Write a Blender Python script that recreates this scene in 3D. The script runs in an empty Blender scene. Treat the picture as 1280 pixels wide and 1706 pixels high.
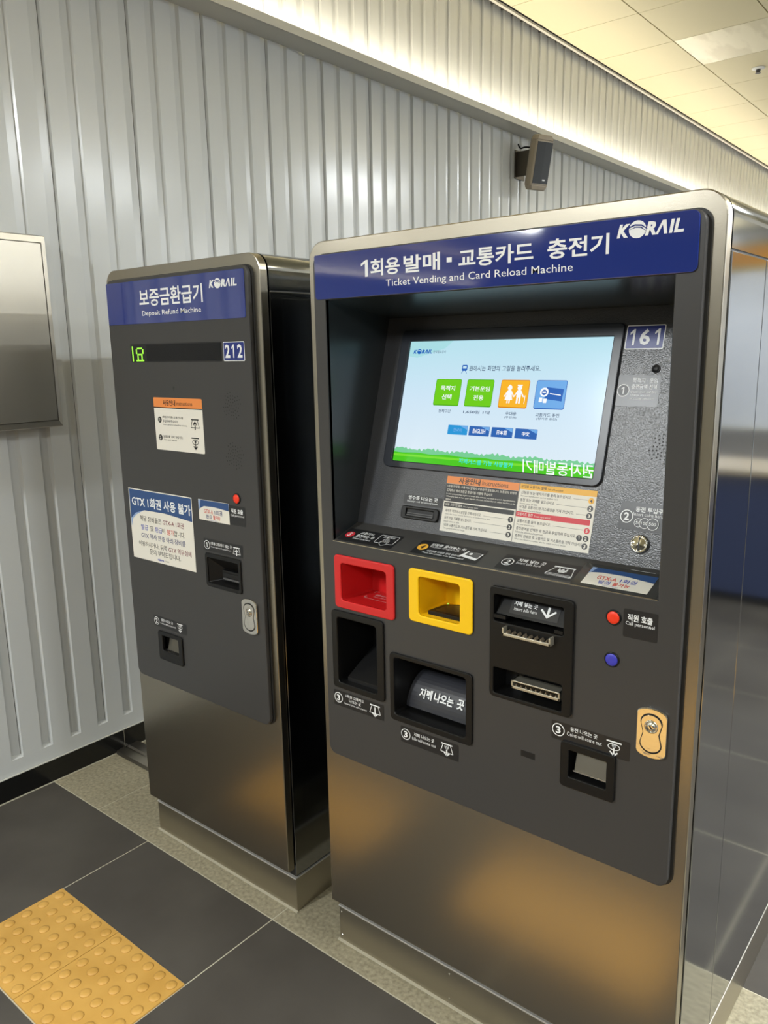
import bpy, bmesh, math, random
from mathutils import Vector, Matrix
random.seed(7)
sc = bpy.context.scene
COL = sc.collection

# ---------------------------------------------------------------- camera
cd = bpy.data.cameras.new('camera'); cam = bpy.data.objects.new('camera', cd); COL.objects.link(cam)
ya, pi_, ro = math.radians(39.414), math.radians(-11.624), math.radians(-1.08)
fw = Vector((-math.sin(ya)*math.cos(pi_), math.cos(ya)*math.cos(pi_), math.sin(pi_)))
r0 = Vector((math.cos(ya), math.sin(ya), 0)); u0 = r0.cross(fw)
rr = r0*math.cos(ro)+u0*math.sin(ro); uu = -r0*math.sin(ro)+u0*math.cos(ro)
M = Matrix((rr, uu, -fw)).transposed().to_4x4(); M.translation = (2.113, -1.0057, 1.581)
cam.matrix_world = M
cd.sensor_fit = 'VERTICAL'; cd.sensor_height = 36.0; cd.sensor_width = 27.0
cd.lens = 1317.66*36.0/1706.0; cd.clip_start = 0.02
sc.camera = cam
# ---------------------------------------------------------------- world, view, lamps
w = bpy.data.worlds.new('world'); sc.world = w; w.use_nodes = True
w.node_tree.nodes['Background'].inputs[0].default_value = (0.8, 0.83, 0.85, 1)
w.node_tree.nodes['Background'].inputs[1].default_value = 0.05
sc.view_settings.view_transform = 'Standard'; sc.view_settings.look = 'None'
sc.view_settings.exposure = 0.0; sc.view_settings.gamma = 1.0; sc.view_settings.use_curve_mapping = False
sc.cycles.use_denoising = True
sc.cycles.max_bounces = 8; sc.cycles.diffuse_bounces = 4; sc.cycles.glossy_bounces = 5
sc.cycles.sample_clamp_indirect = 6.0
CEIL = 3.544
def area(x, y, z, sx, sy, power, col=(.93, .975, 1), name='unseen_lamp_light'):
    l = bpy.data.lights.new(name, 'AREA'); l.shape = 'RECTANGLE'; l.size = sx; l.size_y = sy
    l.energy = power; l.color = col
    o = bpy.data.objects.new(name, l); COL.objects.link(o); o.location = (x, y, z); return o
LAMPS = [(3.7, 3.4), (2.1, 5.3), (4.5, 8.3), (3.4, 0.6), (6.2, 0.6), (2.9, -3.4), (5.6, -3.6), (0.05, -3.2), (2.9, 10.5), (-3.5, -4.2), (-3.5, -8.0), (2.4, -7.5), (7.6, 3.0), (7.6, 8.0), (2.6, 13.0), (6.0, 13.2)]  # unseen lamps: some placed from highlights, the rest added to fill the hall
LZ = 3.20
POW = {i: 122 for i in range(16)}; POW[7] = 170; POW[0] = 105; POW[1] = 100; POW[5] = 85; POW[6] = 70; POW[11] = 55; POW[12] = POW[13] = 190
for i, (x, y) in enumerate(LAMPS):
    area(x, y, LZ-.032, .16, 1.2, POW[i])
    u_ = area(x, y, LZ+.032, .16, 1.2, POW[i]*(.17 if y > 0 else .07), (1, .94, .82)); u_.rotation_euler = (math.pi, 0, 0)  # uplight added over each lamp to brighten the ceiling
COVE = (1.0, .90, .72)

# ---------------------------------------------------------------- helpers
def s2l(c):
    return tuple(((v/255)/12.92 if v/255 <= .04045 else ((v/255+.055)/1.055)**2.4) for v in c)
MATS = {}
def mat(name, col, rough=.5, metal=0., spec=.5, emit=None, estr=1., aniso=0.):
    if name in MATS: return MATS[name]
    m = bpy.data.materials.new(name); m.use_nodes = True; b = m.node_tree.nodes['Principled BSDF']
    c = s2l(col)
    b.inputs['Base Color'].default_value = (*c, 1); b.inputs['Roughness'].default_value = rough
    b.inputs['Metallic'].default_value = metal; b.inputs['Specular IOR Level'].default_value = spec
    if aniso: b.inputs['Anisotropic'].default_value = aniso
    if emit: b.inputs['Emission Color'].default_value = (*s2l(emit), 1); b.inputs['Emission Strength'].default_value = estr
    MATS[name] = m; return m
def nodes(m): return m.node_tree.nodes, m.node_tree.links, m.node_tree.nodes['Principled BSDF']
def noise_mix(m, c1, c2, scale, lo=.4, hi=.6, vec=None, detail=4, stretch=None):
    N, L, b = nodes(m)
    tc = N.new('ShaderNodeTexCoord'); mp = N.new('ShaderNodeMapping'); L.new(tc.outputs['Object'], mp.inputs[0])
    if stretch: mp.inputs['Scale'].default_value = stretch
    n = N.new('ShaderNodeTexNoise'); n.inputs['Scale'].default_value = scale; n.inputs['Detail'].default_value = detail
    L.new(mp.outputs[0], n.inputs['Vector'])
    r = N.new('ShaderNodeValToRGB'); r.color_ramp.elements[0].position = lo; r.color_ramp.elements[1].position = hi
    r.color_ramp.elements[0].color = (*s2l(c1), 1); r.color_ramp.elements[1].color = (*s2l(c2), 1)
    L.new(n.outputs[0], r.inputs[0]); L.new(r.outputs[0], b.inputs['Base Color']); return n, r
def bump(m, scale, strength, dist=.001, stretch=None, detail=2):
    N, L, b = nodes(m)
    tc = N.new('ShaderNodeTexCoord'); mp = N.new('ShaderNodeMapping'); L.new(tc.outputs['Object'], mp.inputs[0])
    if stretch: mp.inputs['Scale'].default_value = stretch
    n = N.new('ShaderNodeTexNoise'); n.inputs['Scale'].default_value = scale; n.inputs['Detail'].default_value = detail
    L.new(mp.outputs[0], n.inputs['Vector'])
    bp = N.new('ShaderNodeBump'); bp.inputs['Strength'].default_value = strength; bp.inputs['Distance'].default_value = dist
    L.new(n.outputs[0], bp.inputs['Height']); L.new(bp.outputs[0], b.inputs['Normal'])

STEEL = mat('brushed_steel', (176, 170, 157), .33, 1., aniso=.3); bump(STEEL, 60, .06, .001, (1, 1, 40))
STEELD = mat('brushed_steel_door', (172, 165, 150), .27, 1.); bump(STEELD, 60, .05, .001, (1, 1, 40))
POLISH = mat('polished_steel', (158, 160, 162), .10, 1.); bump(POLISH, 2.5, .02, .004)
CHROME = mat('chrome', (225, 222, 214), .08, 1.); bump(CHROME, 70, .12, .002)
CHROME2 = mat('chrome_smooth', (225, 222, 214), .12, 1.)
DARKGAP = mat('gasket_rubber', (38, 37, 34), .5)
GREY = mat('grey_paint', (62, 61, 60), .34, 0., .4)
GREYT = mat('grey_textured_paint', (64, 65, 68), .28, 0., .6); bump(GREYT, 400, .5, .0010, detail=1)
GREYS = mat('grey_shelf_paint', (66, 65, 63), .38, 0., .5)
RECESSW = mat('recess_wall_paint', (44, 48, 50), .25, 0., .5)
BLUE = mat('sign_blue', (34, 52, 128), .05, 0., .8); BLUE.node_tree.nodes['Principled BSDF'].inputs['Coat Weight'].default_value = .8
WHITE = mat('print_white', (236, 238, 238), .4)
PAPER = mat('paper_white', (228, 224, 212), .5)
BLACKP = mat('print_black', (28, 28, 28), .35)
LABEL = mat('label_black', (34, 34, 35), .3)
ORANGE = mat('print_orange', (232, 140, 70), .45)
AMBER = mat('print_amber', (236, 178, 60), .45)
REDP = mat('print_red', (205, 50, 62), .45)
NAVY = mat('print_navy', (42, 50, 110), .5)
STRIPE = mat('print_blue_band', (46, 78, 128), .45)
STRIPEL = mat('print_blue_light', (140, 165, 205), .45)
TXTRED = mat('print_text_red', (205, 60, 50), .5)
MAROON = mat('print_text_maroon', (120, 40, 60), .5)
BLUEINK = mat('print_text_blue', (40, 60, 170), .5)
GREYP = mat('print_grey', (90, 90, 90), .5)
BLACK = mat('black_plastic', (20, 20, 20), .32, 0., .32)
BLACKM = mat('black_matt', (14, 14, 15), .5)
FLAP = mat('flap_plastic', (52, 53, 58), .35)
RED = mat('red_plastic', (206, 34, 36), .35)
YELLOW = mat('yellow_plastic', (250, 200, 16), .35)
SLOTM = mat('slot_metal', (205, 200, 182), .35, .8)
TEETH = mat('slot_teeth', (120, 108, 90), .45, .5)
GLASSB = mat('scanner_glass', (30, 34, 30), .05)
BTNR = mat('button_red', (240, 58, 30), .35)
BTNB = mat('button_blue', (62, 62, 178), .35)
WALLM = mat('wall_painted_metal', (194, 196, 194), .2, 0., .45)
CEILM = mat('ceiling_tile_paint', (214, 206, 172), .55)
TRIM = mat('trim_paint', (200, 198, 188), .4)
BASE = mat('baseboard_black_tile', (16, 16, 15), .2)
GROUT = mat('grout', (178, 172, 152), .8)
TILE = mat('dark_floor_tile', (80, 76, 70), .6, 0., .3); noise_mix(TILE, (64, 60, 55), (76, 72, 66), 3.2, .35, .65, detail=8)
GRAN = mat('granite_slab', (150, 142, 120), .65); noise_mix(GRAN, (122, 115, 94), (160, 152, 128), 90, .3, .7, detail=6); bump(GRAN, 120, .35, .002)
TACT = mat('tactile_yellow', (226, 170, 82), .55); noise_mix(TACT, (182, 138, 62), (197, 153, 76), 9, .3, .7)

def add_obj(name, me, parent=None, mats=None):
    o = bpy.data.objects.new(name, me); COL.objects.link(o)
    if mats:
        for m in mats: me.materials.append(m)
    if parent is not None:
        o.parent = parent; o.matrix_parent_inverse = PW[parent.name].inverted()
    PW[o.name] = Matrix.Identity(4)
    return o
PW = {}
def thing(name, label, cat, loc=(0, 0, 0), group=None):
    o = bpy.data.objects.new(name, None); COL.objects.link(o); o.location = loc; o.empty_display_size = .1
    o['label'] = label; o['category'] = cat
    if group: o['group'] = group
    PW[o.name] = Matrix.Translation(loc); return o
def struct(o): o['kind'] = 'structure'; return o
class MB:
    """collects shapes into one mesh"""
    def __init__(s): s.bm = bmesh.new(); s.mats = []
    def mi(s, m):
        if m not in s.mats: s.mats.append(m)
        return s.mats.index(m)
    def box(s, x0, x1, y0, y1, z0, z1, m, T=None, skip=()):
        v = [s.bm.verts.new((x, y, z)) for x in (x0, x1) for y in (y0, y1) for z in (z0, z1)]
        if T is not None:
            for q in v: q.co = T @ q.co
        F = {'x0': (0, 1, 3, 2), 'x1': (4, 6, 7, 5), 'y0': (0, 4, 5, 1), 'y1': (2, 3, 7, 6), 'z0': (0, 2, 6, 4), 'z1': (1, 5, 7, 3)}
        for k, f in F.items():
            if k in skip: continue
            fc = s.bm.faces.new([v[i] for i in f]); fc.material_index = s.mi(m)
        return s
    def poly(s, pts, m):
        f = s.bm.faces.new([s.bm.verts.new(p) for p in pts]); f.material_index = s.mi(m); return s
    def prism(s, prof, f0, f1, m, caps=(True, True), smooth=False):
        """prof: 2D points; f0,f1: map a 2D point to the start and end 3D point"""
        a = [s.bm.verts.new(f0(*p)) for p in prof]; b = [s.bm.verts.new(f1(*p)) for p in prof]; n = len(prof)
        for i in range(n):
            f = s.bm.faces.new((a[i], a[(i+1) % n], b[(i+1) % n], b[i])); f.material_index = s.mi(m); f.smooth = smooth
        if caps[0]: f = s.bm.faces.new(a[::-1]); f.material_index = s.mi(m)
        if caps[1]: f = s.bm.faces.new(b); f.material_index = s.mi(m)
        return s
    def lathe(s, prof, m, T=Matrix.Identity(4), n=24, sy=1.):
        """prof (r, h) about local z"""
        rings = []
        for r, h in prof:
            rings.append([s.bm.verts.new(T @ Vector((r*math.cos(2*math.pi*k/n), sy*r*math.sin(2*math.pi*k/n), h))) for k in range(n)])
        for a, b in zip(rings, rings[1:]):
            for k in range(n):
                f = s.bm.faces.new((a[k], a[(k+1) % n], b[(k+1) % n], b[k])); f.material_index = s.mi(m); f.smooth = True
        for rg, rev in ((rings[0], True), (rings[-1], False)):
            f = s.bm.faces.new(rg[::-1] if rev else rg); f.material_index = s.mi(m)
        return s
    def mesh(s, me, m, T=Matrix.Identity(4), smooth=False):
        me.transform(T); k = s.mi(m); n = len(s.bm.faces); s.bm.from_mesh(me); s.bm.faces.ensure_lookup_table()
        for f in s.bm.faces[n:]: f.material_index = k; f.smooth = smooth
        bpy.data.meshes.remove(me); return s
    def build(s, name, parent=None, bevel=0, normals=True, segs=2):
        if normals: bmesh.ops.recalc_face_normals(s.bm, faces=s.bm.faces)
        me = bpy.data.meshes.new(name); s.bm.to_mesh(me); s.bm.free()
        o = add_obj(name, me, parent, s.mats)
        if bevel:
            b = o.modifiers.new('bevel', 'BEVEL'); b.width = bevel; b.segments = segs; b.limit_method = 'ANGLE'; b.angle_limit = math.radians(40)
        return o
def rrect(x0, x1, y0, y1, r=0, n=6):
    if not isinstance(r, (tuple, list)): r = (r,)*4            # bl, br, tr, tl
    P = []
    for (cx, cy, a0, q) in ((x0, y0, 180, r[0]), (x1, y0, 270, r[1]), (x1, y1, 0, r[2]), (x0, y1, 90, r[3])):
        if q <= 0: P.append((cx, cy)); continue
        ox = cx+q if cx == x0 else cx-q; oy = cy+q if cy == y0 else cy-q
        for k in range(n+1):
            a = math.radians(a0+90*k/n); P.append((ox+q*math.cos(a), oy+q*math.sin(a)))
    return P
def circ(cx, cy, r, n=24, ry=None):
    return [(cx+r*math.cos(2*math.pi*k/n), cy+(ry or r)*math.sin(2*math.pi*k/n)) for k in range(n)]
def flat(loops, depth=0, bevel=0, seg=2):
    """filled 2D outline with holes -> mesh in local xy, z from 0 to depth"""
    c = bpy.data.curves.new('c', 'CURVE'); c.dimensions = '2D'; c.fill_mode = 'BOTH'
    for lp in loops:
        sp = c.splines.new('POLY'); sp.points.add(len(lp)-1); sp.use_cyclic_u = True
        for i, p in enumerate(lp): sp.points[i].co = (p[0], p[1], 0, 1)
    if depth:
        c.extrude = max(depth/2-bevel, 1e-5); c.bevel_depth = bevel; c.bevel_resolution = seg-1
        c.offset = -bevel
    o = bpy.data.objects.new('c', c); me = bpy.data.meshes.new_from_object(o)
    bpy.data.objects.remove(o); bpy.data.curves.remove(c)
    if depth: me.transform(Matrix.Translation((0, 0, depth/2)))
    return me
def frame(o, ex, ez):
    ex = Vector(ex).normalized(); ez = Vector(ez).normalized(); n = ex.cross(ez)
    T = Matrix((ex, ez, n)).transposed().to_4x4(); T.translation = o; return T
def front(y): return frame((0, y, 0), (1, 0, 0), (0, 0, 1))    # local (x, z, towards the viewer)
class Art(MB):
    """thin printed layers laid on a plane"""
    def __init__(s, T, base=.0004, step=.00025): super().__init__(); s.T = T; s.b = base; s.st = step
    def lay(s, loops, m, lv=0):
        return s.mesh(flat(loops), m, s.T @ Matrix.Translation((0, 0, s.b+lv*s.st)))
    def rect(s, x0, x1, y0, y1, m, lv=0, r=0): return s.lay([rrect(x0, x1, y0, y1, r, 4)], m, lv)
    def slab(s, x0, x1, y0, y1, m, d, r=0, bv=0): return s.mesh(flat([rrect(x0, x1, y0, y1, r, 5)], d, bv), m, s.T)
    def disc(s, cx, cy, r, m, lv=0, ry=None): return s.lay([circ(cx, cy, r, 20, ry)], m, lv)
    def ring(s, cx, cy, r, t, m, lv=0, ry=None): return s.lay([circ(cx, cy, r, 22, ry), circ(cx, cy, r-t, 22, (ry-t) if ry else None)], m, lv)
    def line(s, pts, t, m, lv=0, closed=False):
        q = list(pts)+([pts[0]] if closed else [])
        for (a, b), (c, d) in zip(q, q[1:]):
            L = math.hypot(c-a, d-b) or 1e-9; nx, ny = -(d-b)/L*t/2, (c-a)/L*t/2; ex, ey = (c-a)/L*t/3, (d-b)/L*t/3
            s.lay([[(a-ex+nx, b-ey+ny), (a-ex-nx, b-ey-ny), (c+ex-nx, d+ey-ny), (c+ex+nx, d+ey+ny)]], m, lv)
        return s
    def text(s, txt, x0, x1, y0, y1, m, lv=1, bold=0., shear=0., mirror=False, thick=0):
        c = bpy.data.curves.new('t', 'FONT'); c.body = txt; c.size = 1; c.resolution_u = 2; c.offset = bold; c.shear = shear; c.fill_mode = 'BOTH'
        o = bpy.data.objects.new('t', c); me = bpy.data.meshes.new_from_object(o); bpy.data.objects.remove(o); bpy.data.curves.remove(c)
        if not len(me.vertices): bpy.data.meshes.remove(me); return s
        s.last = None
        X = [v.co.x for v in me.vertices]; Yv = [v.co.y for v in me.vertices]
        a, b, cc, d = min(X), max(X), min(Yv), max(Yv)
        sx = (x1-x0)/(b-a); sy = (y1-y0)/(d-cc)
        if mirror: S = Matrix.Translation((x1+a*sx, y0-cc*sy, 0)) @ Matrix.Diagonal((-sx, sy, 1, 1))
        else: S = Matrix.Translation((x0-a*sx, y0-cc*sy, 0)) @ Matrix.Diagonal((sx, sy, 1, 1))
        return s.mesh(me, m, s.T @ Matrix.Translation((0, 0, s.b+lv*s.st)) @ S)
    def one(s, x0, x1, y0, y1, m, lv=1):
        W, H = x1-x0, y1-y0
        return s.lay([[(x1-W*.42, y0), (x1, y0), (x1, y1), (x1-W*.30, y1), (x0, y1-H*.20), (x0, y1-H*.36), (x1-W*.42, y1-H*.20)]], m, lv)
    def num(s, cx, cy, r, ch, fg=None, bg=None, ring=True, lv=1, shear=0.):
        fg = fg or WHITE; bg = bg or BLACKP
        if ring: s.disc(cx, cy, r, fg, lv); s.disc(cx, cy, r*.86, bg, lv+1)
        else: s.disc(cx, cy, r, bg, lv)
        if ch == '1': return s.one(cx-r*.32, cx+r*.16, cy-r*.56, cy+r*.56, fg, lv+2)
        wd = .40
        return s.text(ch, cx-r*wd, cx+r*wd, cy-r*.58, cy+r*.58, fg, lv+2, .03, shear)
    def art(s, name, parent, label=None, normals=False):
        o = s.build(name, parent, normals=normals)
        if label: o['label'] = label
        return o
def korail(a, x0, x1, y0, y1, m, hole, lv=1):
    W = x1-x0; H = y1-y0
    a.text('K', x0, x0+W*.20, y0+H*.10, y0+H*.86, m, lv, .05, .25)
    cx, cy, r = x0+W*.315, y0+H*.50, H*.50
    a.disc(cx, cy, r*1.05, m, lv, ry=r)
    a.lay([[(cx-r*1.05, cy+r*.18), (cx-r*.3, cy+r*.42), (cx+r*.5, cy+r*.32), (cx+r*1.2, cy-r*.12), (cx+r*1.2, cy-r*.02), (cx+r*.5, cy+r*.50), (cx-r*.3, cy+r*.60), (cx-r*1.0, cy+r*.36)]], hole, lv+1)
    a.lay([[(cx-r*1.05, cy-r*.02), (cx-r*.2, cy+r*.20), (cx+r*.4, cy+r*.12), (cx+r*1.1, cy-r*.3), (cx+r*.5, cy+r*.22), (cx-r*.2, cy+r*.32)]], hole, lv+1)
    a.text('R', x0+W*.43, x0+W*.60, y0+H*.10, y0+H*.86, m, lv, .05, .25)
    a.lay([[(x0+W*.585, y0+H*.10), (x0+W*.625, y0+H*.10), (x0+W*.695, y0+H*.62), (x0+W*.715, y0+H*.10), (x0+W*.762, y0+H*.10), (x0+W*.742, y0+H*.86), (x0+W*.688, y0+H*.86)]], m, lv)
    a.lay([[(x0+W*.785, y0+H*.10), (x0+W*.832, y0+H*.10), (x0+W*.865, y0+H*.86), (x0+W*.818, y0+H*.86)]], m, lv)
    a.lay([[(x0+W*.855, y0+H*.10), (x0+W*.995, y0+H*.10), (x0+W*1.0, y0+H*.26), (x0+W*.908, y0+H*.26), (x0+W*.940, y0+H*.86), (x0+W*.893, y0+H*.86)]], m, lv)
    return a
# ================================================================ THE SETTING
# floor: grout bed, dark 600 mm tiles, granite band
b = MB()
b.box(-8.2, 9, -14, 15, -.02, -.0008, GROUT)
g = .0022
def slab(x0, x1, y0, y1, m): b.box(x0+g, x1-g, y0+g, y1-g, -.0025, 0, m, skip=('z0',))
xs = [-.614]+[0+.6*k for k in range(0, 15)]
ys = [-.3-.6*k for k in range(0, 12)][::-1]+[.301]
for i in range(len(xs)-1):
    for j in range(len(ys)-1):
        x0, x1, y0, y1 = xs[i], xs[i+1], ys[j], ys[j+1]
        if y1 > 0 and abs(x0) < .01: y0 = 0.0
        slab(x0, x1, y0, y1, TILE)
slab(.6, .96, -.3, .301, TILE) if False else None
for x0, x1 in ((-.614, -.3), (-.3, .6), (.6, 1.5), (1.5, 2.4), (2.4, 3.3), (3.3, 4.2)): slab(x0, x1, .301, .86, GRAN)
for k in range(0, 15):
    for j in range(0, 23): slab(xs[k], xs[k+1], .86+.6*j, 1.46+.6*j, TILE)
struct(b.build('floor'))
# corrugated wall
GY0, GP, GD = .160, .1150, .012
def wall_profile(y0, y1):
    P = []; k = math.ceil((y0-GY0)/GP)
    P.append((y0, 0, 0)); y = GY0+GP*k
    while y+.05 < y1:
        P += [(y, 0, 1), (y+.003, -.018, 2), (y+.034, -GD, 2)]
        if (k % 3) == 0: P += [(y+.0386, -GD, 2), (y+.0387, -GD-.0014, 3), (y+.0398, -GD-.0014, 3), (y+.0399, -GD, 2), (y+.0440, 0, 1)]
        else: P += [(y+.0430, 0, 1)]
        k += 1; y = GY0+GP*k
    P.append((y1, 0, 0)); return P
def corrugated(b, X, y0, y1, z0, z1, sgn=1, flatb=.147, xy=lambda x, y: (x, y)):
    P = wall_profile(y0, y1); n = len(P)
    lo = []; hi = []
    for (y, d, t) in P:
        zz = flatb if d else flatb-.004
        lo.append(b.bm.verts.new((*xy(X+sgn*d, y), zz+ (0.006 if d else 0)))); hi.append(b.bm.verts.new((*xy(X+sgn*d, y), z1)))
    k = b.mi(WALLM); kd = b.mi(DARKGAP)
    base0 = [b.bm.verts.new((*xy(X, p[0]), flatb-.004)) for p in P]; bot = [b.bm.verts.new((*xy(X, p[0]), z0)) for p in P]
    for i in range(n-1):
        f = b.bm.faces.new((lo[i], lo[i+1], hi[i+1], hi[i])); f.material_index = kd if (P[i][2] == 3 or P[i+1][2] == 3) else k
        try: f = b.bm.faces.new((base0[i], base0[i+1], lo[i+1], lo[i])); f.material_index = k
        except ValueError: pass
        f = b.bm.faces.new((bot[i], bot[i+1], base0[i+1], base0[i])); f.material_index = k
    bmesh.ops.remove_doubles(b.bm, verts=b.bm.verts, dist=1e-6)
b = MB(); corrugated(b, -.614, -1.12, 15, .088, 3.56)
b.box(-.70, -.636, -1.12, 15, 0, 3.56, TRIM); b.box(-.70, -.614, -1.14, -1.12, 0, 3.56, TRIM)
struct(b.build('wall_left', normals=False))
# cove ledge (light trough) along the wall
def cove(name, T, y0, y1):
    b = MB()
    b.box(-.614, -.490, y0, y1, 2.891, 2.897, TRIM, T); b.box(-.492, -.487, y0, y1, 2.891, 2.926, TRIM, T)
    return struct(b.build(name))
cove('trim_1', Matrix.Identity(4), -1.12, 15)
def coveglow(x, y0, y1, T=Matrix.Identity(4)):
    L = y1-y0; n = max(1, int(L/3)); 
    for i in range(n):
        yc = y0+L*(i+.5)/n
        l = bpy.data.lights.new('cove_strip_light', 'AREA'); l.shape = 'RECTANGLE'; l.size = .03; l.size_y = L/n-.02; l.energy = COVE_W*L/n; l.color = COVE
        o = bpy.data.objects.new('cove_strip_light', l); COL.objects.link(o)
        o.matrix_world = T @ (Matrix.Translation((x, yc, 2.905)) @ Matrix.Rotation(math.radians(180), 4, 'X') @ Matrix.Rotation(math.radians(0), 4, 'Y'))
COVE_W = 5.2
coveglow(-.545, -1.12, 15)
# ceiling edge trim
b = MB(); b.box(-.572, -.552, -1.12, 15, 3.530, 3.5425, TRIM)
struct(b.build('trim_2'))
# ceiling: 600 mm metal tiles with dark joints
b = MB(); b.box(-8.2, 9, -14, 15, CEIL+.012, CEIL+.05, DARKGAP)
cx = [-.545, -.013]+[-.013+.6*k for k in range(1, 15)]
cy = [3.495+.6*k for k in range(-8, 19)]
STAIN = mat('ceiling_tile_stained', (205, 200, 178), .3); noise_mix(STAIN, (204, 196, 162), (222, 215, 184), 2.2, .46, .54, stretch=(3.2, .9, 1), detail=5)
for i in range(len(cx)-1):
    for j in range(len(cy)-1):
        m = STAIN if (abs(cy[j]-4.695) < .05 and i in (1, 2)) else CEILM
        b.box(cx[i]+.004, cx[i+1]-.004, cy[j]+.0025, cy[j+1]-.0025, CEIL, CEIL+.01, m, skip=('z1',))
b.box(-8.1, 9, -14, cy[0], CEIL, CEIL+.01, CEILM)
struct(b.build('ceiling'))
# baseboard
b = MB()
e = [-1.12]+[.609+.6*k for k in range(-3, 24)]
for a_, c_ in zip(e, e[1:]): b.box(-.614, -.604, a_+.001, c_-.001, 0, .0862, BASE)
b.box(-.614, -.6045, -1.12, 15, .0, .0855, GROUT); b.box(-.606, -.600, -1.12, 15, 0, .003, GROUT); b.box(-.612, -.6055, -1.12, 15, .0862, .089, TRIM)
struct(b.build('baseboard_left'))
# rest of the hall, seen only in reflections
FARW = mat('far_wall_panel', (196, 200, 208), .3)
b = MB(); b.box(-8.2, 9, 15, 15.2, 0, 3.6, FARW); struct(b.build('wall_back'))
b = MB(); b.box(9, 9.2, -14, 15, 0, 3.6, FARW); struct(b.build('wall_right'))
FARD = mat('far_wall_dim', (120, 117, 110), .5)
b = MB(); b.box(-8.2, 9, -14.2, -14, 0, 3.6, FARD); struct(b.build('wall_front'))
b = MB(); corrugated(b, -8.0, -14, -1.12, .088, 3.56); b.box(-8.1, -8.03, -14, -1.12, 0, 3.56, TRIM); struct(b.build('wall_far_left', normals=False))
cove('trim_3', Matrix.Translation((-7.386, 0, 0)), -14, -1.12); coveglow(-7.93, -14, -1.12)
b = MB(); b.box(-8.1, -.70, -1.12, -1.0, 0, 3.56, TRIM); struct(b.build('wall_end'))
# housings of the unseen lamps, hung as pendants for the added uplight
for i, (x, y) in enumerate(LAMPS):
    t = thing('unseen_hall_lamp', 'unseen long white lamp, hung below the hall ceiling for added light', 'lamp', (x, y, LZ), 'unseen lamps of the hall, hung for added light')
    b = MB(); b.box(x-.10, x+.10, y-.64, y-.602, LZ-.03, LZ+.03, TRIM); b.box(x-.10, x+.10, y+.602, y+.64, LZ-.03, LZ+.03, TRIM)
    b.box(x-.10, x-.082, y-.6, y+.6, LZ-.03, LZ+.03, TRIM); b.box(x+.082, x+.10, y-.6, y+.6, LZ-.03, LZ+.03, TRIM); b.box(x-.08, x+.08, y-.6, y+.6, LZ-.004, LZ+.004, TRIM); b.build('lamp_frame', t)
    for q in (-.5, .5):
        b = MB(); b.box(x-.003, x+.003, y+q-.003, y+q+.003, LZ+.0, CEIL, TRIM); b.build('hanging_rod', t)
# the hall beside the machines, mirrored in the polished side panel
t = thing('fare_counter', 'low dark blue counter standing further along the hall', 'counter', (3.4, 4.2, 0))
b = MB(); b.box(2.0, 5.4, 4.0, 4.5, .06, .80, mat('counter_blue', (54, 64, 96), .45)); b.box(2.03, 5.37, 4.03, 4.47, 0, .06, DARKGAP); b.build('counter_body', t)
b = MB(); b.box(1.97, 5.43, 3.97, 4.53, .80, .83, mat('counter_top', (150, 138, 118), .4)); b.build('counter_top', t)
t = thing('hanging_sign', 'long orange and cream direction sign under the hall ceiling', 'sign', (4, 12, 3.0))
b = MB(); b.box(2.0, 8.5, 11.95, 12.05, 2.62, 3.05, mat('sign_cream', (205, 190, 130), .5)); b.build('sign_board', t)
b = MB(); b.box(3.4, 8.4, 11.93, 11.95, 2.70, 2.98, mat('sign_orange', (240, 165, 40), .5)); b.build('sign_face', t)
b = MB(); b.box(2.4, 2.44, 11.98, 12.02, 3.05, CEIL, TRIM); b.build('hanging_rod', t); b = MB(); b.box(8.0, 8.04, 11.98, 12.02, 3.05, CEIL, TRIM); b.build('hanging_rod', t)
# small ceiling detector
t = thing('ceiling_detector', 'small round white detector on the ceiling tile at upper right', 'detector', (.272, 5.64, CEIL))
b = MB(); b.lathe([(.045, CEIL), (.045, CEIL-.006), (.03, CEIL-.012)], WHITE, Matrix.Translation((.272, 5.64, 0))); b.build('mounting_ring', t)
b = MB(); b.lathe([(.016, CEIL-.012), (.014, CEIL-.032), (.02, CEIL-.036)], GREYP, Matrix.Translation((.272, 5.64, 0))); b.build('sensor_head', t)
# floor duct
b = MB(); prof = [(.564, 0), (.570, .012), (.604, .016), (.610, .009), (.618, .009), (.624, .016), (.668, .016), (.675, 0)]
b.prism(prof, lambda y, z: (-.603, y, z), lambda y, z: (-.03, y, z), STEEL)
o = b.build('floor_duct'); o['label'] = 'low brushed steel cable duct on the floor between wall and refund machine'; o['category'] = 'cable duct'
# tactile tiles
def tactile(x0, y0, x1=None):
    b = MB(); x1 = x1 or x0+.3
    b.box(x0+.0012, x1-.0012, y0+.0015, y0+.3-.0015, -.002, .0035, TACT)
    for i in range(round((x1-x0)/.05)):
        for j in range(6):
            b.lathe([(.0155, .0033), (.0145, .0052), (.0105, .0075), (.005, .0084)], TACT, Matrix.Translation((x0+.025+.05*i, y0+.025+.05*j, 0)), 14)
    return b.build('tactile_tile')
o = tactile(0, -.3); o['label'] = 'yellow tactile tile with domes, nearer to the corrugated wall'; o['category'] = 'tactile tile'; o['group'] = 'pair of tactile tiles before the refund machine'
o = tactile(.3, -.3); o['label'] = 'yellow tactile tile with domes, the one nearer the ticket machine, at bottom edge'; o['category'] = 'tactile tile'; o['group'] = 'pair of tactile tiles before the refund machine'
b = MB()
b.box(.96, 1.56, -.3, 0, 0, .0035, TACT); b.box(-.6, 6.0, -1.75, -1.15, 0, .0035, TACT)
struct(b.build('trim_4'))

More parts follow.
